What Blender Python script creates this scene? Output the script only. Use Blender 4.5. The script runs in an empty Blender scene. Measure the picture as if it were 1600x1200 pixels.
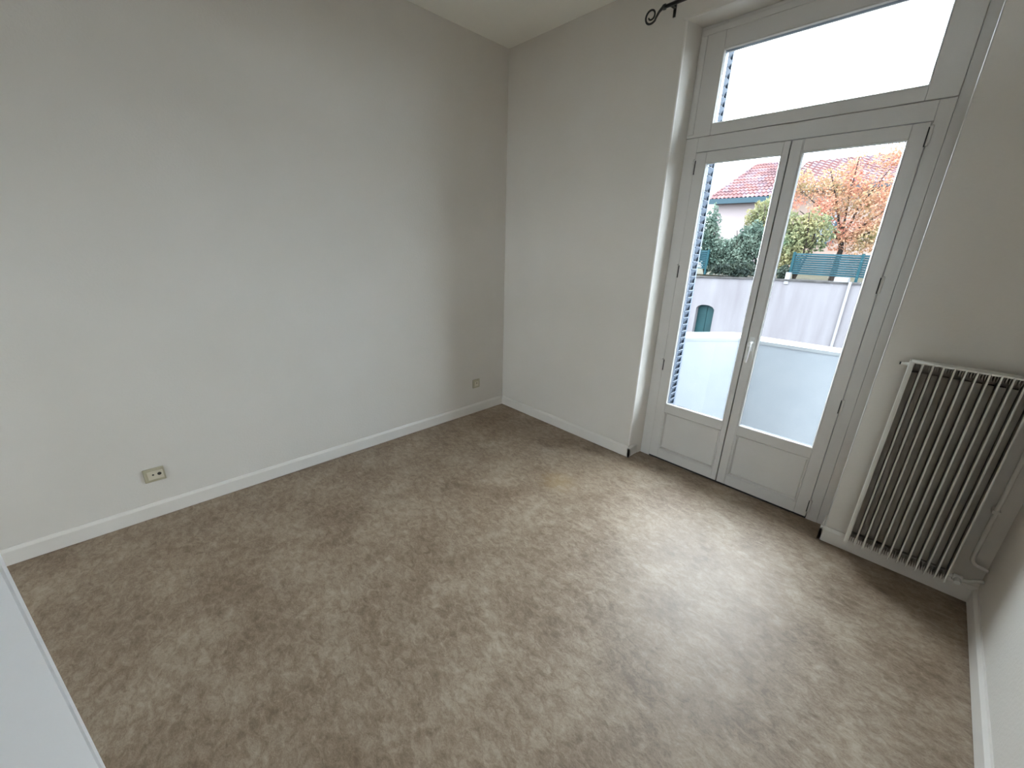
import bpy, bmesh, math, random
from math import pi, sin, cos, radians
from mathutils import Vector, Matrix
import numpy as np
random.seed(4)
rng = np.random.default_rng(7)
sc = bpy.context.scene

# ------------------------------------------------------------------ camera
cam_data = bpy.data.cameras.new('camera')
cam = bpy.data.objects.new('camera', cam_data)
sc.collection.objects.link(cam)
cam_data.sensor_fit = 'HORIZONTAL'
cam_data.sensor_width = 36.0
cam_data.lens = 624.16 / 1600 * 36.0
cam_data.clip_start = 0.02
cam_data.clip_end = 300
_r = Vector((0.69185593, 0.7215467, 0.02656567))
_u = Vector((-0.25564459, 0.2103839, 0.94360185))
_f = Vector((-0.67526382, 0.6596279, -0.33001486))
cam.matrix_world = Matrix(((_r.x, _u.x, -_f.x, 2.574), (_r.y, _u.y, -_f.y, -2.3904), (_r.z, _u.z, -_f.z, 1.4221), (0, 0, 0, 1)))
sc.camera = cam

# ------------------------------------------------------------------ view and sky
sc.view_settings.view_transform = 'Standard'
sc.view_settings.look = 'None'
sc.view_settings.gamma = 1.0
sc.view_settings.use_curve_mapping = False
sc.view_settings.exposure = 0.0
SKY = 22.0
sc.cycles.use_denoising = True
sc.cycles.max_bounces = 14
sc.cycles.diffuse_bounces = 8
sc.cycles.glossy_bounces = 4
sc.cycles.transparent_max_bounces = 16
sc.cycles.sample_clamp_indirect = 12

world = bpy.data.worlds.new('overcast_sky')
sc.world = world
world.use_nodes = True
wn, wl = world.node_tree.nodes, world.node_tree.links
wn.clear()
w_out = wn.new('ShaderNodeOutputWorld')
w_bg = wn.new('ShaderNodeBackground')
w_tc = wn.new('ShaderNodeTexCoord')
w_no = wn.new('ShaderNodeTexNoise')
w_no.inputs['Scale'].default_value = 2.2
w_no.inputs['Detail'].default_value = 5
w_ra = wn.new('ShaderNodeValToRGB')
w_ra.color_ramp.elements[0].position = 0.35
w_ra.color_ramp.elements[0].color = (0.70, 0.84, 1.0, 1)
w_ra.color_ramp.elements[1].position = 0.62
w_ra.color_ramp.elements[1].color = (0.90, 0.95, 1.0, 1)
wl.new(w_tc.outputs['Generated'], w_no.inputs['Vector'])
wl.new(w_no.outputs['Fac'], w_ra.inputs['Fac'])
wl.new(w_ra.outputs['Color'], w_bg.inputs['Color'])
w_bg.inputs['Strength'].default_value = SKY
wl.new(w_bg.outputs['Background'], w_out.inputs['Surface'])

# ------------------------------------------------------------------ materials
def mat(name, color, rough=0.6, spec=0.5, metal=0.0, var=None, scale=6.0, detail=4.0, bump=0.0, bscale=120.0, distort=0.0, vec_scale=None, trans=0.0):
    """principled material; var = second colour mixed in by object-space noise"""
    m = bpy.data.materials.new(name)
    m.use_nodes = True
    nt = m.node_tree
    b = nt.nodes['Principled BSDF']
    b.inputs['Base Color'].default_value = (*color, 1)
    b.inputs['Roughness'].default_value = rough
    b.inputs['Metallic'].default_value = metal
    b.inputs['Specular IOR Level'].default_value = spec
    tc = nt.nodes.new('ShaderNodeTexCoord')
    src = tc.outputs['Object']
    if vec_scale:
        mp = nt.nodes.new('ShaderNodeMapping')
        mp.inputs['Scale'].default_value = vec_scale
        nt.links.new(src, mp.inputs['Vector'])
        src = mp.outputs['Vector']
    if var:
        n = nt.nodes.new('ShaderNodeTexNoise')
        n.inputs['Scale'].default_value = scale
        n.inputs['Detail'].default_value = detail
        n.inputs['Distortion'].default_value = distort
        nt.links.new(src, n.inputs['Vector'])
        r = nt.nodes.new('ShaderNodeValToRGB')
        r.color_ramp.elements[0].position = 0.32
        r.color_ramp.elements[1].position = 0.68
        r.color_ramp.elements[0].color = (*var, 1)
        r.color_ramp.elements[1].color = (*color, 1)
        nt.links.new(n.outputs['Fac'], r.inputs['Fac'])
        nt.links.new(r.outputs['Color'], b.inputs['Base Color'])
    if bump:
        n2 = nt.nodes.new('ShaderNodeTexNoise')
        n2.inputs['Scale'].default_value = bscale
        n2.inputs['Detail'].default_value = 3
        nt.links.new(tc.outputs['Object'], n2.inputs['Vector'])
        bp = nt.nodes.new('ShaderNodeBump')
        bp.inputs['Strength'].default_value = bump
        bp.inputs['Distance'].default_value = 0.002
        nt.links.new(n2.outputs['Fac'], bp.inputs['Height'])
        nt.links.new(bp.outputs['Normal'], b.inputs['Normal'])
    return m

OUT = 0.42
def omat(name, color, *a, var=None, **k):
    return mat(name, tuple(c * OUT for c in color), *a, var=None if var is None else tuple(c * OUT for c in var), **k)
M_wall = mat('wall_paint', (0.675, 0.64, 0.59), 0.75, 0.25, var=(0.645, 0.61, 0.555), scale=1.6, bump=0.35, bscale=90)
M_ceil = mat('ceiling_paint', (0.86, 0.85, 0.79), 0.8, 0.2, var=(0.84, 0.83, 0.77), scale=2)
M_trim = mat('gloss_trim_paint', (0.73, 0.70, 0.655), 0.38, 0.5, var=(0.70, 0.665, 0.615), scale=5)
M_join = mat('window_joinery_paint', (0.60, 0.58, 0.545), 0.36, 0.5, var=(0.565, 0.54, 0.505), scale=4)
M_leaf = mat('door_paint', (0.88, 0.89, 0.90), 0.42, 0.5, var=(0.86, 0.87, 0.88), scale=3)
M_seal = mat('dark_seal', (0.02, 0.018, 0.016), 0.7)
M_iron = mat('black_wrought_iron', (0.012, 0.013, 0.011), 0.45, 0.5, var=(0.02, 0.02, 0.018), scale=60)
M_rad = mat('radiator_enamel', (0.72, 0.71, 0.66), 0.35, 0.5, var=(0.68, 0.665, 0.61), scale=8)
M_radcore = mat('shaded_radiator_core', (0.42, 0.385, 0.33), 0.6, 0.3, var=(0.35, 0.32, 0.27), scale=14)  # brown-grey core, coloured darker to deepen the shade between the blades
M_outlet = mat('aged_ivory_plastic', (0.46, 0.42, 0.30), 0.4, 0.5, var=(0.42, 0.38, 0.27), scale=30)
M_outin = mat('ivory_socket_insert', (0.60, 0.55, 0.43), 0.4, 0.5)
M_hole = mat('socket_hole', (0.03, 0.025, 0.02), 0.8)
M_handle = mat('white_lever_enamel', (0.82, 0.82, 0.80), 0.25, 0.6)
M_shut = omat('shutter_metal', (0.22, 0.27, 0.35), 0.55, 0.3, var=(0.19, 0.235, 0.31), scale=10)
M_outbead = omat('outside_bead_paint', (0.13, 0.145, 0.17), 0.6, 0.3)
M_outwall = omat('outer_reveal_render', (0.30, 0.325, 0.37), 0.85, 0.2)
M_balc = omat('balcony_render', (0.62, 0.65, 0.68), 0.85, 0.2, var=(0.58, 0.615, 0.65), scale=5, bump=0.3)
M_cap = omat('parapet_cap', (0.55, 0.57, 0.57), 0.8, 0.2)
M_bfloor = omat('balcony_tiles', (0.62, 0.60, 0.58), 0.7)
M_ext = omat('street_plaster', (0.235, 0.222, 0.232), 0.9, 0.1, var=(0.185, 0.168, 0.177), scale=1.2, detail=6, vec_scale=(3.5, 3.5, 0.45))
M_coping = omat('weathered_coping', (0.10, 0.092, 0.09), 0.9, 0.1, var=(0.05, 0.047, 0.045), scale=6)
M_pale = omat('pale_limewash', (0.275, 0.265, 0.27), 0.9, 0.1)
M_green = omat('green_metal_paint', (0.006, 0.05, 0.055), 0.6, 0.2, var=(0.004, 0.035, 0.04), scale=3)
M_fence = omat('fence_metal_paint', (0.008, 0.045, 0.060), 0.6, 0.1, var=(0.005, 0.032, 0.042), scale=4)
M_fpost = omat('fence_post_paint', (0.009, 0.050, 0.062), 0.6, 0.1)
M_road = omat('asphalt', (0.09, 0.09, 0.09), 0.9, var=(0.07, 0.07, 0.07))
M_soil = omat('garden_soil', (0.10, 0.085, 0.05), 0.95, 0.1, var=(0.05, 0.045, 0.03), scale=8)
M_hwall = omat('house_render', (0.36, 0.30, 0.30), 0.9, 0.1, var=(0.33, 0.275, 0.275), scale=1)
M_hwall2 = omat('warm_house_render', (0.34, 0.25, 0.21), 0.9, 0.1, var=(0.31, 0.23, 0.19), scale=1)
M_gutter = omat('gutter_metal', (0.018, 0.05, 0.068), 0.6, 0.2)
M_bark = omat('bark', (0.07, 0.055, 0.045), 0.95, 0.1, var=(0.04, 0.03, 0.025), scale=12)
M_winglass = mat('dark_window_glass', (0.05, 0.06, 0.08), 0.1, 0.6)

def tile_mat():
    m = mat('clay_tiles', (0.40, 0.16, 0.12), 0.9, 0.1)
    nt = m.node_tree
    b = nt.nodes['Principled BSDF']
    tc = nt.nodes.new('ShaderNodeTexCoord')
    vo = nt.nodes.new('ShaderNodeTexVoronoi')
    vo.inputs['Scale'].default_value = 4.5
    nt.links.new(tc.outputs['Object'], vo.inputs['Vector'])
    r = nt.nodes.new('ShaderNodeValToRGB')
    e = r.color_ramp.elements
    e[0].position = 0.0; e[0].color = (0.10, 0.062, 0.07, 1)
    e[1].position = 1.0; e[1].color = (0.27, 0.165, 0.165, 1)
    a = e.new(0.45); a.color = (0.20, 0.095, 0.088, 1)
    a = e.new(0.75); a.color = (0.16, 0.115, 0.135, 1)
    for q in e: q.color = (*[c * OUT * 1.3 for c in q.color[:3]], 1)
    nt.links.new(vo.outputs['Color'], r.inputs['Fac'])
    nt.links.new(r.outputs['Color'], b.inputs['Base Color'])
    return m
M_tile = tile_mat()

def foliage_mat(name, cols, scale=1.6):
    m = bpy.data.materials.new(name)
    m.use_nodes = True
    nt = m.node_tree
    b = nt.nodes['Principled BSDF']
    b.inputs['Roughness'].default_value = 0.7
    b.inputs['Specular IOR Level'].default_value = 0.2
    tc = nt.nodes.new('ShaderNodeTexCoord')
    n = nt.nodes.new('ShaderNodeTexNoise')
    n.inputs['Scale'].default_value = scale
    n.inputs['Detail'].default_value = 8
    n.inputs['Roughness'].default_value = 0.75
    nt.links.new(tc.outputs['Object'], n.inputs['Vector'])
    r = nt.nodes.new('ShaderNodeValToRGB')
    el = r.color_ramp.elements
    k = len(cols)
    for i, c in enumerate(cols):
        pos = 0.32 + 0.36 * i / (k - 1)
        e = el[0] if i == 0 else (el[1] if i == k - 1 else el.new(pos))
        e.position = pos
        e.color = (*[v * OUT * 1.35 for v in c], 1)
    # order matters: the ramp sorts by position
    nt.links.new(n.outputs['Fac'], r.inputs['Fac'])
    nt.links.new(r.outputs['Color'], b.inputs['Base Color'])
    t = nt.nodes.new('ShaderNodeBsdfTranslucent')
    nt.links.new(r.outputs['Color'], t.inputs['Color'])
    mx = nt.nodes.new('ShaderNodeMixShader')
    mx.inputs['Fac'].default_value = 0.35
    out = nt.nodes['Material Output']
    nt.links.new(b.outputs[0], mx.inputs[1])
    nt.links.new(t.outputs[0], mx.inputs[2])
    nt.links.new(mx.outputs[0], out.inputs['Surface'])
    return m

def glass_mat():
    m = bpy.data.materials.new('window_glass')
    m.use_nodes = True
    nt = m.node_tree
    nt.nodes.clear()
    out = nt.nodes.new('ShaderNodeOutputMaterial')
    tr = nt.nodes.new('ShaderNodeBsdfTransparent')
    tr.inputs['Color'].default_value = (0.95, 0.97, 0.97, 1)
    gl = nt.nodes.new('ShaderNodeBsdfGlossy')
    gl.inputs['Roughness'].default_value = 0.02
    fr = nt.nodes.new('ShaderNodeFresnel')
    fr.inputs['IOR'].default_value = 1.035
    mx = nt.nodes.new('ShaderNodeMixShader')
    nt.links.new(fr.outputs[0], mx.inputs['Fac'])
    nt.links.new(tr.outputs[0], mx.inputs[1])
    nt.links.new(gl.outputs[0], mx.inputs[2])
    nt.links.new(mx.outputs[0], out.inputs['Surface'])
    return m
M_glass = glass_mat()

def floor_mat():
    m = bpy.data.materials.new('mottled_vinyl')
    m.use_nodes = True
    nt = m.node_tree
    N, L = nt.nodes, nt.links
    b = N['Principled BSDF']
    tc = N.new('ShaderNodeTexCoord')
    def noise(scale, detail, rough, dist, mscale=None, rot=0):
        n = N.new('ShaderNodeTexNoise')
        n.inputs['Scale'].default_value = scale
        n.inputs['Detail'].default_value = detail
        n.inputs['Roughness'].default_value = rough
        n.inputs['Distortion'].default_value = dist
        mp = N.new('ShaderNodeMapping')
        mp.inputs['Scale'].default_value = mscale or (1, 1, 1)
        mp.inputs['Rotation'].default_value = (0, 0, rot)
        L.new(tc.outputs['Object'], mp.inputs['Vector'])
        L.new(mp.outputs['Vector'], n.inputs['Vector'])
        return n
    n1 = noise(4.2, 5, 0.6, 0.5)
    n2 = noise(22, 7, 0.7, 0.7, (1, 1.6, 1), 0.6)
    n3 = noise(85, 5, 0.75, 1.2, (1, 2.0, 1), -0.5)
    def math_(op, a, bb, v=None):
        q = N.new('ShaderNodeMath'); q.operation = op
        L.new(a, q.inputs[0])
        if bb is not None: L.new(bb, q.inputs[1])
        else: q.inputs[1].default_value = v
        return q.outputs[0]
    s1 = math_('MULTIPLY', n1.outputs['Fac'], None, 0.30)
    s2 = math_('MULTIPLY', n2.outputs['Fac'], None, 0.42)
    s3 = math_('MULTIPLY', n3.outputs['Fac'], None, 0.28)
    s = math_('ADD', math_('ADD', s1, s2), s3)
    r = N.new('ShaderNodeValToRGB')
    e = r.color_ramp.elements
    e[0].position = 0.40; e[0].color = (0.155, 0.104, 0.064, 1)
    e[1].position = 0.61; e[1].color = (0.40, 0.325, 0.245, 1)
    k = e.new(0.50); k.color = (0.265, 0.198, 0.138, 1)
    L.new(s, r.inputs['Fac'])
    # small rusty stain near the window
    geo = N.new('ShaderNodeMapping')
    geo.inputs['Location'].default_value = (-1.215, 0.62, 0)
    L.new(tc.outputs['Object'], geo.inputs['Vector'])
    ln = N.new('ShaderNodeVectorMath'); ln.operation = 'LENGTH'
    L.new(geo.outputs['Vector'], ln.inputs[0])
    wob = math_('ADD', ln.outputs['Value'], math_('MULTIPLY', n2.outputs['Fac'], None, 0.35))
    mr = N.new('ShaderNodeMapRange')
    mr.inputs['From Min'].default_value = 0.31
    mr.inputs['From Max'].default_value = 0.19
    mr.inputs['To Min'].default_value = 0
    mr.inputs['To Max'].default_value = 0.45
    L.new(wob, mr.inputs['Value'])
    mx = N.new('ShaderNodeMixRGB')
    mx.inputs[2].default_value = (0.33, 0.22, 0.09, 1)
    L.new(mr.outputs[0], mx.inputs[0])
    L.new(r.outputs['Color'], mx.inputs[1])
    L.new(mx.outputs[0], b.inputs['Base Color'])
    rr = N.new('ShaderNodeMapRange')
    rr.inputs['From Min'].default_value = 0.35
    rr.inputs['From Max'].default_value = 0.65
    rr.inputs['To Min'].default_value = 0.44
    rr.inputs['To Max'].default_value = 0.56
    L.new(s, rr.inputs['Value'])
    L.new(rr.outputs[0], b.inputs['Roughness'])
    b.inputs['Specular IOR Level'].default_value = 0.5
    bp = N.new('ShaderNodeBump')
    bp.inputs['Strength'].default_value = 0.25
    bp.inputs['Distance'].default_value = 0.002
    L.new(n3.outputs['Fac'], bp.inputs['Height'])
    L.new(bp.outputs['Normal'], b.inputs['Normal'])
    return m
M_floor = floor_mat()

# ------------------------------------------------------------------ helpers
def tag(o, label=None, cat=None, kind=None, group=None):
    if label: o['label'] = label
    if cat: o['category'] = cat
    if kind: o['kind'] = kind
    if group: o['group'] = group
    return o

def empty(name, loc, label, cat, kind=None, group=None):
    o = bpy.data.objects.new(name, None)
    o.empty_display_size = 0.05
    sc.collection.objects.link(o)
    o.location = loc
    return tag(o, label, cat, kind, group)

class MB:
    def __init__(self):
        self.v, self.f = [], []
    def add(self, vs, fs):
        k = len(self.v)
        self.v += [tuple(p) for p in vs]
        self.f += [tuple(i + k for i in f) for f in fs]
        return self
    def box(self, x0, x1, y0, y1, z0, z1):
        vs = [(x, y, z) for z in (z0, z1) for y in (y0, y1) for x in (x0, x1)]
        return self.add(vs, [(0, 2, 3, 1), (4, 5, 7, 6), (0, 1, 5, 4), (2, 6, 7, 3), (0, 4, 6, 2), (1, 3, 7, 5)])
    def prism(self, poly, a, b, axis='z'):
        """polygon (counter-clockwise seen from +axis) swept along an axis"""
        def P(p, t):
            return {'z': (p[0], p[1], t), 'x': (t, p[0], p[1]), 'y': (p[0], t, p[1])}[axis]
        n = len(poly)
        vs = [P(p, a) for p in poly] + [P(p, b) for p in poly]
        fs = [tuple(reversed(range(n))), tuple(range(n, 2 * n))] + [(i, (i + 1) % n, (i + 1) % n + n, i + n) for i in range(n)]
        return self.add(vs, fs)
    def tube(self, pts, r, n=10, caps=True):
        pts = [Vector(p) for p in pts]
        rs = r if isinstance(r, (list, tuple)) else [r] * len(pts)
        k = len(self.v)
        up = None
        for i, p in enumerate(pts):
            t = (pts[min(i + 1, len(pts) - 1)] - pts[max(i - 1, 0)]).normalized()
            if up is None:
                up = Vector((0, 0, 1)) if abs(t.z) < 0.9 else Vector((1, 0, 0))
            a = t.cross(up).normalized()
            b2 = a.cross(t).normalized()
            up = b2
            for j in range(n):
                q = p + (a * cos(2 * pi * j / n) + b2 * sin(2 * pi * j / n)) * rs[i]
                self.v.append(tuple(q))
        for i in range(len(pts) - 1):
            for j in range(n):
                self.f.append((k + i * n + j, k + i * n + (j + 1) % n, k + (i + 1) * n + (j + 1) % n, k + (i + 1) * n + j))
        if caps:
            self.f.append(tuple(k + j for j in reversed(range(n))))
            self.f.append(tuple(k + (len(pts) - 1) * n + j for j in range(n)))
        return self
    def build(self, name, m, parent=None, bevel=0.0, smooth=False, seg=2):
        me = bpy.data.meshes.new(name)
        me.from_pydata(self.v, [], self.f)
        me.materials.append(m)
        bm = bmesh.new(); bm.from_mesh(me)
        bmesh.ops.recalc_face_normals(bm, faces=bm.faces)
        bm.to_mesh(me); bm.free()
        if smooth:
            me.polygons.foreach_set('use_smooth', [True] * len(me.polygons))
        o = bpy.data.objects.new(name, me)
        sc.collection.objects.link(o)
        if parent is not None:
            o.parent = parent
            off = Vector((0, 0, 0)); q = parent
            while q is not None:
                off += q.location; q = q.parent
            o.location = -off            # meshes below are written in room coordinates
        if bevel:
            b = o.modifiers.new('edge', 'BEVEL')
            b.width = bevel; b.segments = seg; b.limit_method = 'ANGLE'; b.angle_limit = radians(40)
        return o

def share(o, name, delta, parent):
    c = o.copy()
    sc.collection.objects.link(c)
    c.name = name
    c.parent = parent
    c.location = Vector(o.location) + Vector(delta)
    return c

# ------------------------------------------------------------------ room dimensions
H, W = 2.75, 3.0247
YB = -6.0                       # rear wall
XL, XR, XLI, XRI = 1.3375, 2.4833, 1.3585, 2.4406     # window recess: wall face / frame plane
D = 0.138                        # depth of the joinery plane
ZH = 2.533                       # head of the recess
YO = 0.42                        # outer wall face
OXL, OXR = 1.432, 2.392

tag(MB().box(-0.2, W + 0.2, YB - 0.2, 0.2, -0.06, 0).build('floor', M_floor), 'beige and brown mottled vinyl floor with a worn sheen', 'floor', 'structure')
tag(MB().box(-0.2, W + 0.2, YB - 0.2, 0.0, H, H + 0.15).build('ceiling', M_ceil), 'plain off-white painted ceiling above the room corner', 'ceiling', 'structure')
tag(MB().box(-0.2, 0, YB - 0.2, 0.0, 0, H).build('wall_left', M_wall), 'large bare off-white wall with two ivory sockets low down', 'wall', 'structure')
tag(MB().box(W, W + 0.2, YB - 0.2, 0.0, 0, H).build('wall_right', M_wall), 'off-white wall on the far right beside the radiator', 'wall', 'structure')
BX0, BX1, BZ0, BZ1 = 1.15, 2.45, 0.85, 2.2
m_ = MB().box(0, BX0, YB - 0.2, YB, 0, H).box(BX1, W, YB - 0.2, YB, 0, H).box(BX0, BX1, YB - 0.2, YB, 0, BZ0).box(BX0, BX1, YB - 0.2, YB, BZ1, H)
tag(m_.build('wall_back', M_wall), 'plain off-white wall behind the viewer', 'wall', 'structure')
def rc(cx, cy, r, a0, a1, n=5):
    return [(cx + r * cos(radians(a0 + (a1 - a0) * i / n)), cy + r * sin(radians(a0 + (a1 - a0) * i / n))) for i in range(n + 1)]
wf = MB()
R0 = 0.012
wf.prism([(-0.2, 0)] + rc(XL - R0, R0, R0, -90, 0) + [(XLI, D + 0.004), (XLI, 0.215), (OXL, 0.215), (OXL, YO), (-0.2, YO)], -0.0, ZH)
wf.prism([(OXR, YO), (OXR, 0.215), (XR, 0.215)] + rc(XR + 0.004, 0.004, 0.004, 180, 270) + [(W + 0.2, 0), (W + 0.2, YO)], -0.0, ZH)
wf.prism([(R0, ZH), (0.0035, ZH + 0.0035), (0, ZH + R0), (0, H + 0.15), (YO, H + 0.15), (YO, ZH)], XL - 0.02, XR + 0.02, 'x')
wf.box(-0.2, XL - 0.02, 0, YO, ZH, H + 0.15)
wf.box(XR + 0.02, W + 0.2, 0, YO, ZH, H + 0.15)
wfo = wf.build('wall_front', M_wall)
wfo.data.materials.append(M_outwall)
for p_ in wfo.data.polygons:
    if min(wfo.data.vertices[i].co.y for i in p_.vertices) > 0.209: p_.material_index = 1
tag(wfo, 'off-white wall holding the tall glazed balcony doors', 'wall', 'structure')
w2 = empty('added_fill_window', (1.8, YB - 0.1, BZ0), 'unseen two-light window added in the rear wall as daylight fill', 'window', 'structure')  # window added out of view so skylight fills the room from behind
m_ = MB()
for xa, xb in ((BX0, BX0 + 0.06), (1.775, 1.825), (BX1 - 0.06, BX1)):
    m_.box(xa, xb, YB - 0.14, YB - 0.08, BZ0, BZ1)
m_.box(BX0, BX1, YB - 0.14, YB - 0.08, BZ0, BZ0 + 0.06).box(BX0, BX1, YB - 0.14, YB - 0.08, BZ1 - 0.06, BZ1)
m_.build('window_frame', M_trim, w2)
for xa, xb in ((BX0 + 0.06, 1.775), (1.825, BX1 - 0.06)):
    MB().box(xa, xb, YB - 0.112, YB - 0.108, BZ0 + 0.06, BZ1 - 0.06).build('window_pane', M_glass, w2)
# thin corner beads on the recess edges
tag(MB().prism(rc(XR + 0.003, 0.003, 0.0042, 150, 300, 6) + [(XR + 0.01, 0.01)], 0.085, ZH).build('trim_1', M_join), 'thin pale corner bead on the right edge of the window recess', 'trim', 'structure')
tag(MB().prism([(XL - 0.008, 0.008)] + rc(XL - 0.004, 0.004, 0.0075, -110, 20, 6), 0.085, ZH).build('trim_2', M_trim), 'rounded pale corner bead on the left edge of the window recess', 'trim', 'structure')

# ------------------------------------------------------------------ baseboards
BH, BT = 0.084, 0.014
def bb_profile_x(y0, s):        # profile in (y,z) for boards running along x ; s = direction away from wall
    return [(y0, 0.003), (y0 + s * BT, 0.003), (y0 + s * BT, BH - 0.014), (y0 + s * (BT - 0.008), BH), (y0, BH)]
def board_x(x0, x1, mb=None):
    return (mb or MB()).prism(bb_profile_x(0, -1), x0, x1, 'x')
def board_y(xw, s, y0, y1, mb=None):
    return (mb or MB()).prism([(xw, 0.003), (xw + s * BT, 0.003), (xw + s * BT, BH - 0.014), (xw + s * (BT - 0.008), BH), (xw, BH)], y0, y1, 'y')
tag(board_y(0, 1, YB, -0.0).build('baseboard_left', M_trim), 'long white painted skirting board along the bare left wall', 'baseboard', 'structure')
m_ = board_x(BT, XL + BT); board_y(XL, 1, -BT, D, m_)
tag(m_.build('baseboard_front', M_trim), 'short white skirting board between room corner and balcony doors', 'baseboard', 'structure')
m_ = board_x(XR - BT, W); board_y(XR, -1, -BT, D - 0.002, m_)
tag(m_.build('baseboard_front.001', M_trim), 'white skirting board running under the radiator', 'baseboard', 'structure')
tag(board_y(W, -1, YB, -BT).build('baseboard_right', M_trim), 'white skirting board along the wall on the far right', 'baseboard', 'structure')

# ------------------------------------------------------------------ balcony doors (door_1)
door = empty('door_1', (1.9, D, 0), 'white double-leaf glazed balcony door with small lower panels', 'door', 'structure')
X0, XM, X1 = 1.4319, 1.8984, 2.3864
ZT, ZB = 1.9377, 0.014
fr = MB()
fr.box(XLI + 0.001, X0 - 0.003, D + 0.004, 0.205, 0.0, 2.016)
fr.box(X1 + 0.003, XRI - 0.001, D + 0.004, 0.205, 0.0, 2.016)
fr.box(X0 - 0.003, X1 + 0.003, D + 0.004, 0.205, ZT + 0.004, 2.016)
fr2 = MB().box(XRI - 0.0005, XR - 0.0002, D + 0.007, 0.205, 0.0, ZH - 0.001).build('side_strip', M_join, door, bevel=0.002)
# rebate behind the leaves
fr.box(X0 - 0.003, X0 + 0.012, 0.182, 0.205, 0.02, ZT + 0.004)
fr.box(X1 - 0.012, X1 + 0.003, 0.182, 0.205, 0.02, ZT + 0.004)
fr.build('door_frame', M_join, door, bevel=0.002)
MB().box(X0 - 0.003, X1 + 0.003, D + 0.006, 0.43, 0.0, 0.0115).build('threshold', M_seal, door)

def leaf(name, xa, xb, gx0, gx1, px0, px1, hinge_x, hinge_z):
    yf, yb = D - 0.003, D + 0.040
    gz0, gz1 = 0.4275, 1.8769
    pz0, pz1 = 0.082, 0.362
    o = 0.006
    lf = MB()
    lf.box(xa, gx0 - o, yf, yb, ZB, ZT)                       # stiles
    lf.box(gx1 + o, xb, yf, yb, ZB, ZT)
    lf.box(gx0 - o, gx1 + o, yf, yb, gz1 + o, ZT)              # top rail
    lf.box(gx0 - o, gx1 + o, yf, yb, pz1, gz0 - o)             # lock rail
    lf.box(gx0 - o, gx1 + o, yf, yb, ZB, pz0)                  # bottom rail
    L = lf.build(name, M_join, door, bevel=0.0025)
    # kick panel, recessed, with raised moulding
    kp = MB().box(gx0 - o, gx1 + o, yf + 0.013, yb - 0.006, pz0, pz1)
    kp.build('kick_panel', M_join, L)
    mo = MB()
    ring_ax(mo, px0, px1, pz0 + 0.001, pz1 - 0.001, yf, [(0.0, 0.0005), (0.003, -0.003), (0.008, -0.002), (0.015, 0.0135), (0.0, 0.0135)])
    mo.build('panel_moulding', M_join, L, smooth=False)
    gb = MB()
    ring_ax(gb, gx0 - o, gx1 + o, gz0 - o, gz1 + o, yf, [(0.0, 0.0005), (0.003, 0.0), (o + 0.002, 0.010), (0.0, 0.010)])
    gb.build('glazing_bead', M_join, L)
    gk = MB()
    ring_ax(gk, gx0 - o, gx1 + o, gz0 - o, gz1 + o, yf, [(0.0, 0.0165), (o, 0.0165), (o - 0.004, 0.040), (0.0, 0.040)])
    gk.build('outer_bead', M_outbead, L)
    MB().box(gx0 - o + 0.001, gx1 + o - 0.001, yf + 0.011, yf + 0.0155, gz0 - o + 0.001, gz1 + o - 0.001).build('window_pane', M_glass, L)
    for z in hinge_z:
        h = MB()
        h.tube([(hinge_x, yf - 0.004, z - 0.034), (hinge_x, yf - 0.004, z + 0.034)], 0.0055, 10)
        h.tube([(hinge_x, yf - 0.004, z + 0.034), (hinge_x, yf - 0.004, z + 0.039), (hinge_x, yf - 0.004, z + 0.043)], [0.0065, 0.0065, 0.002], 10)
        ho = h.build('hinge', M_join, L, smooth=False)
        s = 1 if hinge_x > 2 else -1
        g = MB().box(hinge_x - s * 0.010, hinge_x - s * 0.005, yf - 0.003, yf + 0.004, z - 0.036, z + 0.036)
        g.build('hinge_slot', M_seal, L)
    return L

def ring_ax(mb, x0, x1, z0, z1, yf, prof):
    """mitred frame: prof = list of (inset, depth)"""
    k = len(prof)
    base = len(mb.v)
    for (cx, cz, sx, sz) in ((x0, z0, 1, 1), (x1, z0, -1, 1), (x1, z1, -1, -1), (x0, z1, 1, -1)):
        for (i, d) in prof:
            mb.v.append((cx + sx * i, yf + d, cz + sz * i))
    for c in range(4):
        n = (c + 1) % 4
        for i in range(k):
            j = (i + 1) % k
            mb.f.append((base + c * k + i, base + n * k + i, base + n * k + j, base + c * k + j))

leaf_l = leaf('door_leaf', X0, XM - 0.0025, 1.4986, 1.8608, 1.4926, 1.8668, X0 - 0.004, (1.863, 1.29, 0.687))
leaf_l['label'] = 'left glazed leaf of the balcony door'
leaf_r = leaf('door_leaf', XM + 0.0025, X1, 1.9586, 2.3246, 1.9526, 2.3306, X1 + 0.006, (1.883, 1.287, 0.684, 0.085))
leaf_r['label'] = 'right glazed leaf of the balcony door, carrying the handle'
MB().box(XM + 0.004, XM + 0.050, D - 0.009, D - 0.003, ZB + 0.004, ZT - 0.004).build('cover_strip', M_join, leaf_r, bevel=0.002)
MB().box(XM - 0.002, XM + 0.002, D + 0.02, D + 0.038, ZB, ZT).build('weather_seal', M_seal, door)
ha = MB()
hx, hy = 1.926, D - 0.009
ha.box(hx - 0.012, hx + 0.012, hy - 0.008, hy, 0.885, 0.965)
ha.tube([(hx, hy, 0.935), (hx, hy - 0.022, 0.935), (hx, hy - 0.036, 0.932), (hx + 0.002, hy - 0.042, 0.918), (hx + 0.002, hy - 0.044, 0.86), (hx + 0.001, hy - 0.041, 0.825)], [0.010, 0.010, 0.0105, 0.010, 0.008, 0.006], 12)
ha.build('handle', M_handle, leaf_r, bevel=0.001)

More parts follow.
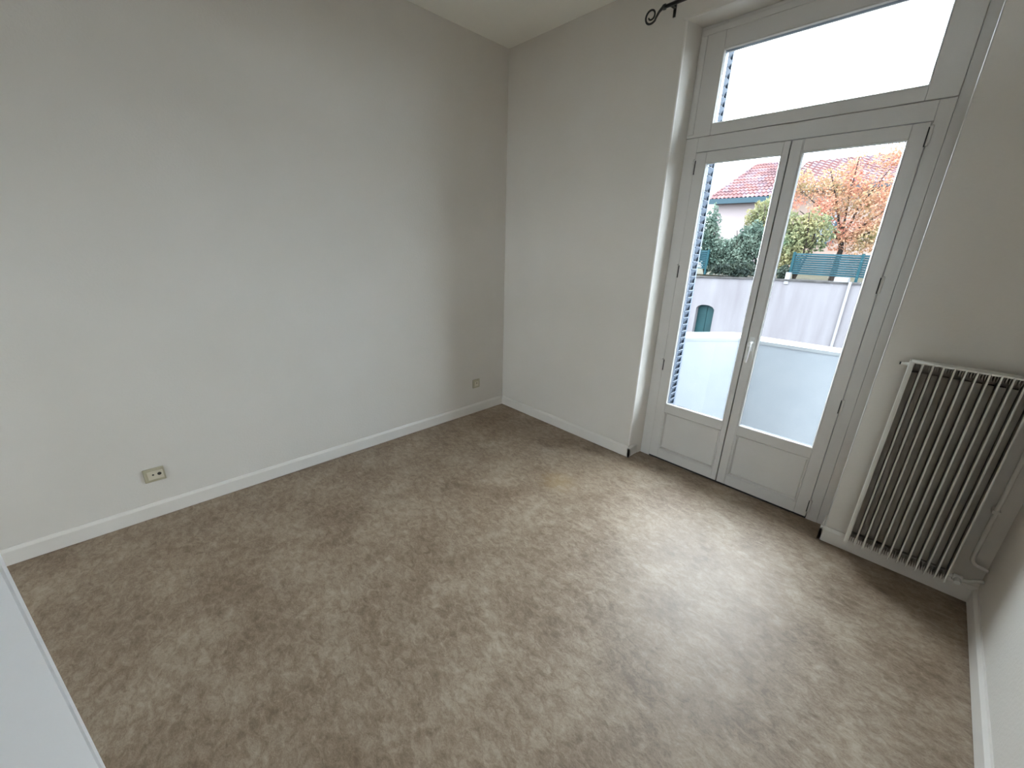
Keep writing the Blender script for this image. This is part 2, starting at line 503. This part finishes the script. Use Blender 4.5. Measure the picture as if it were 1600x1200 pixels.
# ------------------------------------------------------------------ transom window
win = empty('window_1', (1.9, D, 2.02), 'wide fixed transom window above the balcony doors', 'window', 'structure')
TX0, TX1, TZ0, TZ1 = 1.4976, 2.3372, 2.0768, 2.4033
tf = MB()
tf.box(XLI + 0.001, TX0 - 0.006, D - 0.002, 0.205, 2.018, ZH - 0.001)
tf.box(TX1 + 0.006, XRI - 0.001, D - 0.002, 0.205, 2.018, ZH - 0.001)
tf.box(TX0 - 0.006, TX1 + 0.006, D - 0.002, 0.205, TZ1 + 0.006, ZH - 0.001)
tf.box(TX0 - 0.006, TX1 + 0.006, D - 0.002, 0.205, 2.018, TZ0 - 0.006)
tf.build('window_frame', M_join, win, bevel=0.003)
hd = MB()
hd.box(XLI + 0.012, XRI - 0.012, D - 0.008, D - 0.002, ZH - 0.045, ZH - 0.016)
hd.box(XLI + 0.010, XLI + 0.040, D - 0.008, D - 0.002, 2.03, ZH - 0.045)
hd.build('cover_moulding', M_join, win, bevel=0.003)
gb = MB()
ring_ax(gb, TX0 - 0.006, TX1 + 0.006, TZ0 - 0.006, TZ1 + 0.006, D - 0.002, [(0.0, 0.0005), (0.003, 0.0), (0.008, 0.010), (0.0, 0.010)])
gb.build('glazing_bead', M_join, win)
gk = MB()
ring_ax(gk, TX0 - 0.006, TX1 + 0.006, TZ0 - 0.006, TZ1 + 0.006, D - 0.002, [(0.0, 0.0165), (0.006, 0.0165), (0.002, 0.05), (0.0, 0.05)])
gk.build('outer_bead', M_outbead, win)
MB().box(TX0 - 0.005, TX1 + 0.005, D + 0.009, D + 0.0135, TZ0 - 0.005, TZ1 + 0.005).build('window_pane', M_glass, win)

# ------------------------------------------------------------------ folded shutter outside
sh = empty('louvred_shutter', (1.45, 0.3, 0.03), 'tall blue-grey louvred shutter folded against the left side of the opening outside', 'shutter')
sx = 1.462
b_ = MB()
b_.box(sx - 0.012, sx, 0.245, 0.263, 0.03, 2.52)
b_.box(sx - 0.012, sx, 0.337, 0.355, 0.03, 2.52)
b_.box(sx - 0.012, sx, 0.263, 0.337, 0.03, 0.06)
b_.box(sx - 0.012, sx, 0.263, 0.337, 2.49, 2.52)
b_.build('shutter_frame', M_shut, sh)
b_ = MB().box(sx - 0.026, sx - 0.018, 0.245, 0.36, 0.03, 2.52)
b_.build('rear_leaf', M_shut, sh)
first = None
for i in range(54):
    z = 0.075 + i * 0.0445
    if first is None:
        s_ = MB()
        s_.prism([(sx - 0.014, z), (sx - 0.011, z - 0.003), (sx + 0.004, z + 0.026), (sx + 0.001, z + 0.028)], 0.263, 0.337, 'y')
        first = s_.build('slat', M_shut, sh); z00 = z
    else:
        share(first, 'slat', (0, 0, z - z00), sh)

# ------------------------------------------------------------------ radiator
RX0, RX1, RYF, RYB, RZ0, RZ1 = 2.583, 2.915, -0.110, -0.035, 0.105, 1.012
rad = empty('radiator', (2.75, -0.04, 0.1), 'cream steel radiator of thin upright blades, right of the balcony doors', 'radiator')
rad['label'] = 'cream steel radiator of thin upright blades, right of the balcony doors'
NB = 12
pitch = (RX1 - RX0) / (NB - 1)
def blade(x, wide=0.0034, yf=RYF):
    q = MB()
    q.prism([(x - wide, yf + 0.0035), (x - wide * 0.6, yf + 0.0005), (x, yf), (x + wide * 0.6, yf + 0.0005), (x + wide, yf + 0.0035), (x, yf + 0.006)], RZ0, RZ1)
    return q
b0 = blade(RX0 - 0.003, 0.0085).build('blade', M_rad, rad)
b0['label'] = 'broader end blade on the left'
b1 = None
for i in range(1, NB):
    x = RX0 + i * pitch
    if b1 is None:
        b1 = blade(x).build('blade', M_rad, rad); xb1 = x
    else:
        share(b1, 'blade', (x - xb1, 0, 0), rad)
MB().box(RX0 - 0.0105, RX0 - 0.0085, RYF + 0.004, RYB, RZ0 + 0.004, RZ1 - 0.004).build('side_panel', M_rad, rad)
wb = None
for i in range(NB):
    x = RX0 + i * pitch
    if wb is None:
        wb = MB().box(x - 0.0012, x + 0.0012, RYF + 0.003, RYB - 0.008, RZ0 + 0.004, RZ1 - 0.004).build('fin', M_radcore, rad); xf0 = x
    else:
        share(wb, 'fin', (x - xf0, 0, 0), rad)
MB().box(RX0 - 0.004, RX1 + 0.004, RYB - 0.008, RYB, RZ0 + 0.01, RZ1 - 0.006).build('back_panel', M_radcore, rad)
# water ways: shallow vertical pads between the blades
ww = None
for i in range(NB - 1):
    x = RX0 + (i + 0.5) * pitch
    if ww is None:
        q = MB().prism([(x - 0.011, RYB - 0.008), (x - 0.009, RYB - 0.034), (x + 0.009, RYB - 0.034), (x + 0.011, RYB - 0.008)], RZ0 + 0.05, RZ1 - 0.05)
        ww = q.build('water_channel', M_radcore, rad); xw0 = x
    else:
        share(ww, 'water_channel', (x - xw0, 0, 0), rad)
# slotted top and bottom convector strips, one per bay
tg = None
for i in range(NB - 1):
    x = RX0 + i * pitch + pitch / 2
    if tg is None:
        q = MB()
        for zz, z1 in ((RZ1 - 0.030, RZ1 - 0.004), (RZ0 + 0.006, RZ0 + 0.030)):
            for k in range(3):
                xx = x + (k - 1) * 0.0078
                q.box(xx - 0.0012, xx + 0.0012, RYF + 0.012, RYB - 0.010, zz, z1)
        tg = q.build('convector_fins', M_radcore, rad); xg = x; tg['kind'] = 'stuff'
    else:
        share(tg, 'convector_fins', (x - xg, 0, 0), rad)
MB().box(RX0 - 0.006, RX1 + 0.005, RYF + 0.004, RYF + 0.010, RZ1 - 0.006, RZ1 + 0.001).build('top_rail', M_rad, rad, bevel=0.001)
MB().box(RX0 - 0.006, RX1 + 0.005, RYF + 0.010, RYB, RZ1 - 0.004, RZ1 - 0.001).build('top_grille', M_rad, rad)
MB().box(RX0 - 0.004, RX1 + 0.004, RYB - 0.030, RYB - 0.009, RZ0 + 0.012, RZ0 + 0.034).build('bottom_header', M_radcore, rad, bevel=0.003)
q = MB().tube([(RX0 - 0.002, -0.06, 0.990), (RX0 - 0.022, -0.06, 0.990)], 0.0075, 12)
q.tube([(RX0 - 0.022, -0.06, 0.990), (RX0 - 0.034, -0.06, 0.990)], 0.0055, 12)
q.build('bleed_plug', M_rad, rad)
MB().tube([(RX0 - 0.034, -0.06, 0.990), (RX0 - 0.039, -0.06, 0.990)], 0.006, 12).build('vent_cap', M_iron, rad)
for z in (0.30, 0.85):
    for x in (2.66, 2.82):
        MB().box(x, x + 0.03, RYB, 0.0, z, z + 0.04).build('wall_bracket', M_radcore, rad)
# valve and pipework
vz = 0.125
q = MB()
q.tube([(RX1 + 0.003, -0.062, vz), (RX1 + 0.02, -0.062, vz)], 0.009, 12)
q.tube([(RX1 + 0.02, -0.062, vz), (RX1 + 0.05, -0.062, vz)], 0.0145, 6)
q.tube([(RX1 + 0.035, -0.06, vz), (RX1 + 0.035, -0.098, vz - 0.002)], [0.012, 0.0105], 10)
q.build('valve', M_handle, rad, bevel=0.001)
def arc(c, a, b_, r, n=6):
    return [Vector(c) + (Vector(a) * cos(t) + Vector(b_) * sin(t)) * r for t in [pi / 2 * i / n for i in range(n + 1)]]
pp = empty('heating_pipe', (2.97, -0.04, 0.2), 'painted heating pipe rising up the wall right of the radiator', 'pipe')
px, py = 2.968, -0.034
pts = [(px, py, 2.62), (px, py, 0.24)] + arc((px + 0.03, py, 0.225), (-1, 0, 0), (0, 0, -1), 0.03) + [(W - 0.003, py - 0.004, 0.193)]
MB().tube(pts, 0.0075, 10).build('riser', M_wall, pp, smooth=True)
q = MB().tube([(RX1 + 0.0505, -0.062, vz), (RX1 + 0.07, -0.060, vz + 0.006), (RX1 + 0.085, -0.056, vz + 0.016), (W - 0.003, -0.050, vz + 0.022)], 0.0075, 10)
q.build('branch', M_rad, pp, smooth=True)
for z in (0.45, 1.5):
    MB().box(px - 0.011, px + 0.011, py - 0.009, 0.0, z, z + 0.014).build('pipe_clip', M_wall, pp)

# ------------------------------------------------------------------ sockets
so = empty('double_socket', (0, -2.461, 0.243), 'ivory double wall socket above the left skirting board, nearest the viewer', 'socket')
MB().box(0.0, 0.010, -2.503, -2.419, 0.205, 0.281).build('cover_plate', M_outlet, so, bevel=0.003)
MB().box(0.010, 0.0135, -2.488, -2.426, 0.219, 0.266).build('insert', M_outin, so, bevel=0.002)
for y, r_ in ((-2.466, 0.0045), (-2.441, 0.0085)):
    MB().tube([(0.0125, y, 0.246), (0.0143, y, 0.246)], r_, 12).build('socket_hole', M_hole, so)
so2 = empty('wall_socket', (0, -0.318, 0.27), 'small square ivory socket near the far room corner', 'socket')
MB().box(0.0, 0.010, -0.355, -0.281, 0.231, 0.307).build('cover_plate', M_outlet, so2, bevel=0.003)
MB().box(0.010, 0.0135, -0.338, -0.298, 0.246, 0.288).build('insert', M_outin, so2, bevel=0.004)
MB().tube([(0.0125, -0.318, 0.275), (0.0143, -0.318, 0.275)], 0.005, 12).build('socket_hole', M_hole, so2)

# ------------------------------------------------------------------ curtain rod
cr = empty('curtain_rod', (1.256, -0.09, 2.578), 'black wrought-iron curtain rod with a curled end above the balcony doors', 'curtain rod')
ry, rz = -0.09, 2.580
MB().tube([(1.245, ry, rz), (2.62, ry, rz)], 0.0085, 12).build('rod', M_iron, cr, smooth=True)
def finial(xe, s):
    q = MB()
    q.tube([(xe + s * 0.012, ry, rz), (xe, ry, rz), (xe - s * 0.008, ry, rz)], [0.0125, 0.0125, 0.007], 12)
    pts, rr = [(xe - s * 0.005, ry, rz), (xe - s * 0.022, ry, rz - 0.012), (xe - s * 0.038, ry, rz - 0.034)], [0.0075, 0.0062, 0.0054]
    cx, cz = xe - s * 0.066, rz - 0.016
    n = 26
    for i in range(n):
        t = i / (n - 1)
        a = radians(-45 - 470 * t)
        r_ = 0.036 * (1 - 0.62 * t)
        pts.append((cx + s * r_ * cos(a), ry, cz + r_ * sin(a)))
        rr.append(0.0052 - 0.0014 * t)
    q.tube(pts, rr, 8)
    return q
finial(1.245, 1).build('finial', M_iron, cr, smooth=True)
finial(2.62, -1).build('finial', M_iron, cr, smooth=True)
for bx in (1.262, 2.60):
    q = MB()
    q.box(bx - 0.007, bx + 0.007, -0.005, 0.0, 2.562, 2.625)
    q.tube([(bx, -0.004, 2.600), (bx, -0.045, 2.596), (bx, ry, rz)], 0.0055, 8)
    q.build('bracket', M_iron, cr)

# ------------------------------------------------------------------ door leaf at the left edge of the view
d2 = empty('door_2', (2.45, -2.53, 0), 'plain white door leaf standing open at the lower left edge of the view', 'door', 'structure')
yl = -2.512
MB().box(2.090, 2.86, yl - 0.038, yl, 0.008, 2.04).build('door_leaf', M_leaf, d2, bevel=0.002)
q = MB().prism([(2.066, yl - 0.034)] + [(2.066, yl - 0.016)] + [(2.076 - 0.010 * cos(radians(t)), yl - 0.010 + 0.010 * sin(radians(t))) for t in (0, 20, 40, 60, 80)] + [(2.084, yl), (2.086, yl - 0.006), (2.0905, yl - 0.006), (2.0905, yl - 0.034)], 0.008, 2.04)
q.build('door_edge_lip', M_leaf, d2)
MB().box(2.865, W, yl - 0.045, yl + 0.004, 0.0, 2.08).build('door_jamb', M_leaf, d2, bevel=0.002)

# ------------------------------------------------------------------ balcony
ctr_in = [(0.95, 0.42), (1.185, 0.70), (1.287, 0.82), (1.44, 1.022), (1.56, 1.165), (1.60, 1.190), (1.64, 1.200), (1.741, 1.203), (1.971, 1.222), (2.204, 1.246), (3.6, 1.33)]
ctr_out = [(0.69, 0.42), (1.085, 0.93), (1.185, 1.053), (1.348, 1.272), (1.445, 1.395), (1.50, 1.420), (1.58, 1.408), (1.688, 1.398), (1.932, 1.409), (2.178, 1.425), (3.6, 1.51)]
def strip(mb, inn, out, z0, z1):
    n = len(inn)
    vs = [(x, y, z) for z in (z0, z1) for (x, y) in inn] + [(x, y, z) for z in (z0, z1) for (x, y) in out]
    A, B, Cc, Dd = 0, n, 2 * n, 3 * n
    fs = []
    for i in range(n - 1):
        fs += [(A + i, A + i + 1, B + i + 1, B + i), (Cc + i, Dd + i, Dd + i + 1, Cc + i + 1), (B + i, B + i + 1, Dd + i + 1, Dd + i), (A + i, Cc + i, Cc + i + 1, A + i + 1)]
    fs += [(A, B, Dd, Cc), (A + n - 1, Cc + n - 1, Dd + n - 1, B + n - 1)]
    mb.add(vs, fs)
bp = empty('balcony_parapet', (1.6, 1.2, -0.25), 'white rendered balcony parapet curving back on its left', 'parapet', 'structure')
m_ = MB(); strip(m_, ctr_in, ctr_out, -0.25, 0.725); m_.build('parapet_wall', M_balc, bp)
m_ = MB(); strip(m_, [(x, y - 0.004) for x, y in ctr_in], [(x, y + 0.004) for x, y in ctr_out], 0.725, 0.75); m_.build('coping', M_cap, bp)
fl_poly = [(0.69, 0.42), (3.6, 0.42), (3.6, 1.40), (2.178, 1.33), (1.58, 1.30), (1.085, 0.90)]
tag(MB().prism(fl_poly, -0.25, -0.06).build('balcony_floor', M_bfloor), 'grey floor slab of the balcony behind the doors', 'floor', 'structure')

# ------------------------------------------------------------------ street, garden wall, fence
GZ = -2.6
tag(MB().box(-60, 60, -60, 60, GZ - 0.1, GZ).build('ground', M_road), 'dark street below the balcony', 'ground', 'structure')
YW = 8.8
AX0, AX1, ABZ, AZS, AZT = -1.815, -1.345, -1.5, -0.085, 0.035
gw = MB()
def topz(x): return 0.79 + (0.018 * x if x > -0.4 else 0.018 * -0.4 + (x + 0.4) * 0.045)
xs = [-14, -6, -3.5, -2.2]
def wallseg(xa, xb, za0, zb0, za1, zb1):
    vs = [(xa, YW, za0), (xb, YW, zb0), (xb, YW, zb1), (xa, YW, za1), (xa, YW + 0.35, za0), (xb, YW + 0.35, zb0), (xb, YW + 0.35, zb1), (xa, YW + 0.35, za1)]
    gw.add(vs, [(0, 1, 2, 3), (5, 4, 7, 6), (3, 2, 6, 7), (0, 4, 5, 1), (0, 3, 7, 4), (1, 5, 6, 2)])
for xa, xb in ((-14, -4), (-4, AX0), (AX1, -0.4), (-0.4, 3), (3, 14)):
    wallseg(xa, xb, GZ, GZ, topz(xa), topz(xb))
NA = 10
for i in range(NA):
    xa = AX0 + (AX1 - AX0) * i / NA; xb = AX0 + (AX1 - AX0) * (i + 1) / NA
    f_ = lambda x: AZS + (AZT - AZS) * math.sqrt(max(0, 1 - ((x - (AX0 + AX1) / 2) / ((AX1 - AX0) / 2)) ** 2 * 0.98))
    wallseg(xa, xb, f_(xa), f_(xb), topz(xa), topz(xb))
tag(gw.build('garden_wall', M_ext), 'long pale rendered street wall across the road, stained by rain', 'wall', 'structure')
cp = MB()
for xa, xb in ((-14, -4), (-4, -0.4), (-0.4, 3), (3, 14)):
    za, zb = topz(xa), topz(xb)
    cp.add([(xa, YW - 0.03, za), (xb, YW - 0.03, zb), (xb, YW - 0.03, zb + 0.035), (xa, YW - 0.03, za + 0.035), (xa, YW + 0.353, za), (xb, YW + 0.353, zb), (xb, YW + 0.353, zb + 0.035), (xa, YW + 0.353, za + 0.035)],
           [(0, 1, 2, 3), (5, 4, 7, 6), (3, 2, 6, 7), (0, 4, 5, 1), (0, 3, 7, 4), (1, 5, 6, 2)])
tag(cp.build('trim_3', M_coping), 'dark weathered coping along the top of the street wall', 'coping', 'structure')
gd = empty('arched_door', ((AX0 + AX1) / 2, YW + 0.12, -1.5), 'dark green arched door set low in the street wall', 'door')
pl = [(AX0, GZ), (AX1, GZ)] + [(AX0 + (AX1 - AX0) * t, AZS + (AZT - AZS) * math.sqrt(max(0, 1 - ((t - 0.5) * 2) ** 2 * 0.98))) for t in [1 - i / 12 for i in range(13)]]
MB().prism(pl, YW + 0.16, YW + 0.22, 'y').build('door_leaf', M_green, gd)
q = MB().box((AX0 + AX1) / 2 - 0.006, (AX0 + AX1) / 2 + 0.006, YW + 0.145, YW + 0.16, GZ, 0.0); q.build('centre_strip', M_green, gd)
tag(MB().box(1.25, 1.30, YW - 0.04, YW, GZ, 0.86).build('downpipe', M_pale), 'pale vertical pipe running down the street wall', 'pipe')
tag(MB().box(0.07, 0.16, YW - 0.02, YW + 0.10, 0.72, 0.98).build('stone_block', M_pale), 'small pale block on top of the street wall between shrubs and fence', 'block')
tag(MB().box(0.98, 1.22, YW + 0.02, YW + 0.3, 0.83, 0.935).build('stone_block', M_pale), 'low pale block on the street wall beneath the green fence', 'block')

fe = empty('metal_fence', (0.8, 9.0, 0.8), 'blue-green metal fence of horizontal slats on top of the street wall', 'fence')
fx = [-2.9, 0.10, 1.33, 2.56]
spans = [(-2.9, -1.83), (0.10, 1.33), (1.33, 2.56)]
post0 = MB().box(-0.025, 0.025, 8.985, 9.035, 0.80, 1.43).build('post', M_fpost, fe)
post0.location.x += 0.10
for x in (-1.83, -2.9, 1.33, 2.56):
    share(post0, 'post', (x - 0.10, 0, 0), fe)
for (xa, xb) in spans:
    f0 = None
    for k in range(10):
        z = 0.945 + k * 0.0465
        if f0 is None:
            f0 = MB().prism([(8.995, z), (9.012, z), (9.030, z + 0.040), (9.013, z + 0.040)], xa + 0.025, xb - 0.025, 'x').build('slat', M_fence, fe); zf = z
        else:
            share(f0, 'slat', (0, 0, z - zf), fe)

tag(MB().box(-14, 14, 9.3, 13.9, 0.3, 0.78).build('garden_ground', M_soil), 'dark garden soil behind the street wall', 'ground', 'structure')

# ------------------------------------------------------------------ houses
def tiled_slope(mb, a, b, c, d, nu, nv, amp=0.05):
    """corrugated roof slope; a,b = eave ends, d,c = ridge ends"""
    a, b, c, d = map(Vector, (a, b, c, d))
    nrm = (b - a).cross(d - a).normalized()
    if nrm.z < 0: nrm = -nrm
    k = len(mb.v)
    rows = []
    for j in range(nv + 1):
        for step in ((0, 1) if 0 < j < nv else (0,)):
            rows.append((j / nv, step))
    for (v, step) in rows:
        l, r_ = a.lerp(d, v), b.lerp(c, v)
        for i in range(nu * 2 + 1):
            p = l.lerp(r_, i / (nu * 2))
            p = p + nrm * ((amp if i % 2 else 0) + (0.035 if step else 0))
            mb.v.append(tuple(p))
    w = nu * 2 + 1
    for j in range(len(rows) - 1):
        for i in range(w - 1):
            mb.f.append((k + j * w + i, k + j * w + i + 1, k + (j + 1) * w + i + 1, k + (j + 1) * w + i))
ha_ = empty('house', (-3, 14, GZ), 'pale pink house with hipped red tile roof, seen through the left door leaf', 'house')
MB().box(-3.95, -1.97, 14.2, 17.8, GZ, 3.02).build('house_wall', M_hwall, ha_)
m_ = MB()
tiled_slope(m_, (-4.15, 13.95, 3.17), (-1.93, 13.95, 3.17), (-1.93, 16, 4.52), (-3.3, 16, 4.52), 16, 12)
tiled_slope(m_, (-4.15, 18.05, 3.17), (-4.15, 13.95, 3.17), (-3.3, 16, 4.52), (-3.3, 16, 4.52), 16, 8)
tiled_slope(m_, (-1.93, 18.05, 3.17), (-4.15, 18.05, 3.17), (-3.3, 16, 4.52), (-1.93, 16, 4.52), 12, 8)
m_.build('roof', M_tile, ha_)
MB().box(-4.2, -1.96, 13.82, 13.97, 2.99, 3.16).build('gutter', M_gutter, ha_)
MB().box(-4.1, -1.97, 13.97, 14.2, 3.02, 3.16).build('soffit', M_hwall, ha_)
MB().box(-2.42, -2.36, 15.6, 15.66, 4.3, 4.95).build('chimney_pipe', M_bark, ha_)
hb = empty('house', (1, 15, GZ), 'long house with red tile roof behind the orange maple', 'house')
MB().box(-1.85, 6, 14.9, 18.5, GZ, 3.35).build('house_wall', M_hwall2, hb)
m_ = MB()
tiled_slope(m_, (-1.9, 14.6, 3.46), (6.2, 14.6, 3.46), (6.2, 16.7, 4.54), (-1.9, 16.7, 4.54), 40, 12)
tiled_slope(m_, (6.2, 18.8, 3.4), (-1.9, 18.8, 3.4), (-1.9, 16.7, 4.54), (6.2, 16.7, 4.54), 30, 8)
m_.build('roof', M_tile, hb)
MB().box(-1.85, 6.1, 14.46, 14.6, 3.32, 3.46).build('gutter', M_gutter, hb)
for x in (-0.9, 0.9, 2.6):
    wq = MB().box(x, x + 0.7, 14.84, 14.9, 1.7, 2.8).build('window', M_gutter, hb)
    MB().box(x + 0.06, x + 0.64, 14.82, 14.845, 1.76, 2.74).build('window_pane', M_winglass, wq)

# ------------------------------------------------------------------ plants
def foliage(name, blobs, n, size, m, parent, seed=1):
    """n leaf quads scattered in ellipsoid shells: blobs = [(centre, radii, weight)]"""
    g = np.random.default_rng(seed)
    wts = np.array([b[2] for b in blobs], float); wts /= wts.sum()
    which = g.choice(len(blobs), n, p=wts)
    cen = np.array([b[0] for b in blobs])[which]
    rad_ = np.array([b[1] for b in blobs])[which]
    d = g.normal(size=(n, 3)); d /= np.linalg.norm(d, axis=1, keepdims=True)
    r = g.random(n) ** 0.45
    r *= 1 + 0.18 * np.sin(d[:, 0] * 7 + which) * np.cos(d[:, 2] * 6)
    p = cen + d * rad_ * r[:, None]
    a = g.normal(size=(n, 3)); a /= np.linalg.norm(a, axis=1, keepdims=True)
    b = np.cross(a, g.normal(size=(n, 3))); b /= np.linalg.norm(b, axis=1, keepdims=True)
    s = size * (0.6 + 0.8 * g.random(n))[:, None]
    c = np.cross(a, b)
    v = np.stack([p - a * s, p + b * s * 0.45 + c * s * 0.12, p + a * s, p - b * s * 0.45 + c * s * 0.12], 1).reshape(-1, 3)
    me = bpy.data.meshes.new(name)
    me.vertices.add(len(v)); me.vertices.foreach_set('co', v.ravel())
    me.loops.add(n * 4); me.loops.foreach_set('vertex_index', np.arange(n * 4))
    me.polygons.add(n); me.polygons.foreach_set('loop_start', np.arange(n) * 4); me.polygons.foreach_set('loop_total', np.full(n, 4))
    me.update(); me.validate()
    me.materials.append(m)
    o = bpy.data.objects.new(name, me)
    sc.collection.objects.link(o)
    o.parent = parent; o.location = -Vector(parent.location)
    o['kind'] = 'stuff'
    return o

def branches(parent, base, tips, r0, m=M_bark, name='branch'):
    for i, t in enumerate(tips):
        b, t = Vector(base), Vector(t)
        mid = b.lerp(t, 0.5) + Vector((random.uniform(-.1, .1), random.uniform(-.1, .1), random.uniform(0, .12)))
        MB().tube([b, mid, t], [r0, r0 * 0.65, r0 * 0.3], 6).build(name, m, parent)

F_green = foliage_mat('shrub_leaves', [(0.018, 0.055, 0.045), (0.06, 0.125, 0.09), (0.17, 0.21, 0.16)], 2.2)
F_mix = foliage_mat('yellowing_leaves', [(0.055, 0.12, 0.07), (0.15, 0.19, 0.08), (0.33, 0.27, 0.12)], 1.7)
F_dark = foliage_mat('dark_hedge_leaves', [(0.008, 0.018, 0.022), (0.02, 0.04, 0.04), (0.07, 0.09, 0.06)], 3)
F_red = foliage_mat('maple_leaves', [(0.20, 0.22, 0.09), (0.52, 0.27, 0.075), (0.60, 0.125, 0.065), (0.62, 0.19, 0.15)], 1.3)

s1 = empty('shrub', (-1.95, 9.3, 0.78), 'tall dark green shrub at the left edge of the door glass', 'shrub', group='shrubs above the street wall')
branches(s1, (-1.95, 9.3, 0.78), [(-2.1, 9.3, 1.8), (-1.85, 9.3, 2.0), (-1.7, 9.2, 1.5)], 0.03)
foliage('foliage', [((-2.05, 9.3, 1.75), (0.30, 0.3, 0.75), 2), ((-1.80, 9.3, 1.30), (0.35, 0.3, 0.5), 1.2)], 4000, 0.045, F_green, s1, 3)
s2 = empty('shrub', (-1.2, 9.3, 0.78), 'rounded grey-green shrub above the arched street door', 'shrub', group='shrubs above the street wall')
branches(s2, (-1.2, 9.3, 0.78), [(-1.5, 9.3, 1.6), (-1.1, 9.3, 1.8), (-0.9, 9.2, 1.5), (-1.3, 9.2, 1.9)], 0.025)
foliage('foliage', [((-1.35, 9.35, 1.30), (0.62, 0.35, 0.48), 2.4), ((-0.95, 9.35, 1.65), (0.45, 0.3, 0.45), 1.4)], 7000, 0.042, F_green, s2, 4)
s3 = empty('shrub', (-0.8, 9.7, 0.78), 'yellowing shrub behind the meeting stiles of the doors', 'shrub', group='shrubs above the street wall')
branches(s3, (-0.8, 9.7, 0.78), [(-1.2, 9.7, 2.3), (-0.6, 9.7, 2.6), (-0.9, 9.6, 2.5)], 0.03)
foliage('foliage', [((-0.95, 9.8, 2.2), (0.42, 0.3, 0.5), 1), ((-0.5, 9.7, 1.9), (0.45, 0.3, 0.55), 1.2)], 4200, 0.042, F_mix, s3, 5)
s4 = empty('shrub', (0.1, 9.5, 0.78), 'green and yellow shrub at the left end of the fence', 'shrub', group='shrubs above the street wall')
branches(s4, (0.1, 9.5, 0.78), [(-0.1, 9.5, 1.9), (0.3, 9.5, 2.1), (0.1, 9.4, 2.3)], 0.03)
foliage('foliage', [((-0.12, 9.3, 1.35), (0.30, 0.22, 0.55), 1), ((0.15, 9.6, 1.85), (0.5, 0.3, 0.5), 1.5)], 3600, 0.042, F_mix, s4, 6)
for o_, x_, seed in ((None, -0.9, 8), (None, -0.05, 9)):
    lab = 'low dark hedge growing on the street wall beneath the rounded shrub' if x_ < -0.5 else 'dark ivy clump against the left end of the metal fence'
    hgo = empty('hedge', (x_, 9.05, 0.78), lab, 'hedge')
    hgo['group'] = 'low hedges on the street wall'
    ww_ = 0.75 if x_ < -0.5 else 0.14
    foliage('foliage', [((x_ - (0.25 if x_ < -0.5 else 0), 9.05, 0.96), (ww_, 0.14, 0.17), 1)], 2600 if x_ < -0.5 else 900, 0.035, F_dark, hgo, seed)

tr = empty('maple_tree', (0.75, 10.4, 0.78), 'maple tree in orange and red autumn leaf above the metal fence', 'tree')
MB().tube([(0.7, 10.4, 0.7), (0.72, 10.4, 1.5), (0.62, 10.4, 2.1)], [0.07, 0.055, 0.045], 8).build('trunk', M_bark, tr)
branches(tr, (0.68, 10.4, 1.7), [(-0.4, 10.3, 2.9), (0.1, 10.4, 3.3), (0.6, 10.3, 3.5), (1.2, 10.3, 3.2), (1.7, 10.3, 2.7), (1.5, 10.4, 2.0), (-0.3, 10.3, 2.4)], 0.03)
foliage('foliage', [((0.30, 10.4, 2.9), (0.62, 0.45, 0.50), 1.2), ((-0.45, 10.5, 2.95), (0.30, 0.3, 0.50), 0.6), ((1.1, 10.4, 2.55), (0.80, 0.5, 0.62), 2.0), ((1.1, 10.3, 1.8), (0.75, 0.4, 0.42), 1.8), ((0.25, 10.2, 2.35), (0.40, 0.4, 0.35), 0.7), ((1.25, 10.4, 3.45), (0.5, 0.4, 0.28), 0.5), ((0.55, 10.4, 3.3), (0.18, 0.3, 0.4), 0.2)], 8600, 0.036, F_red, tr, 10)
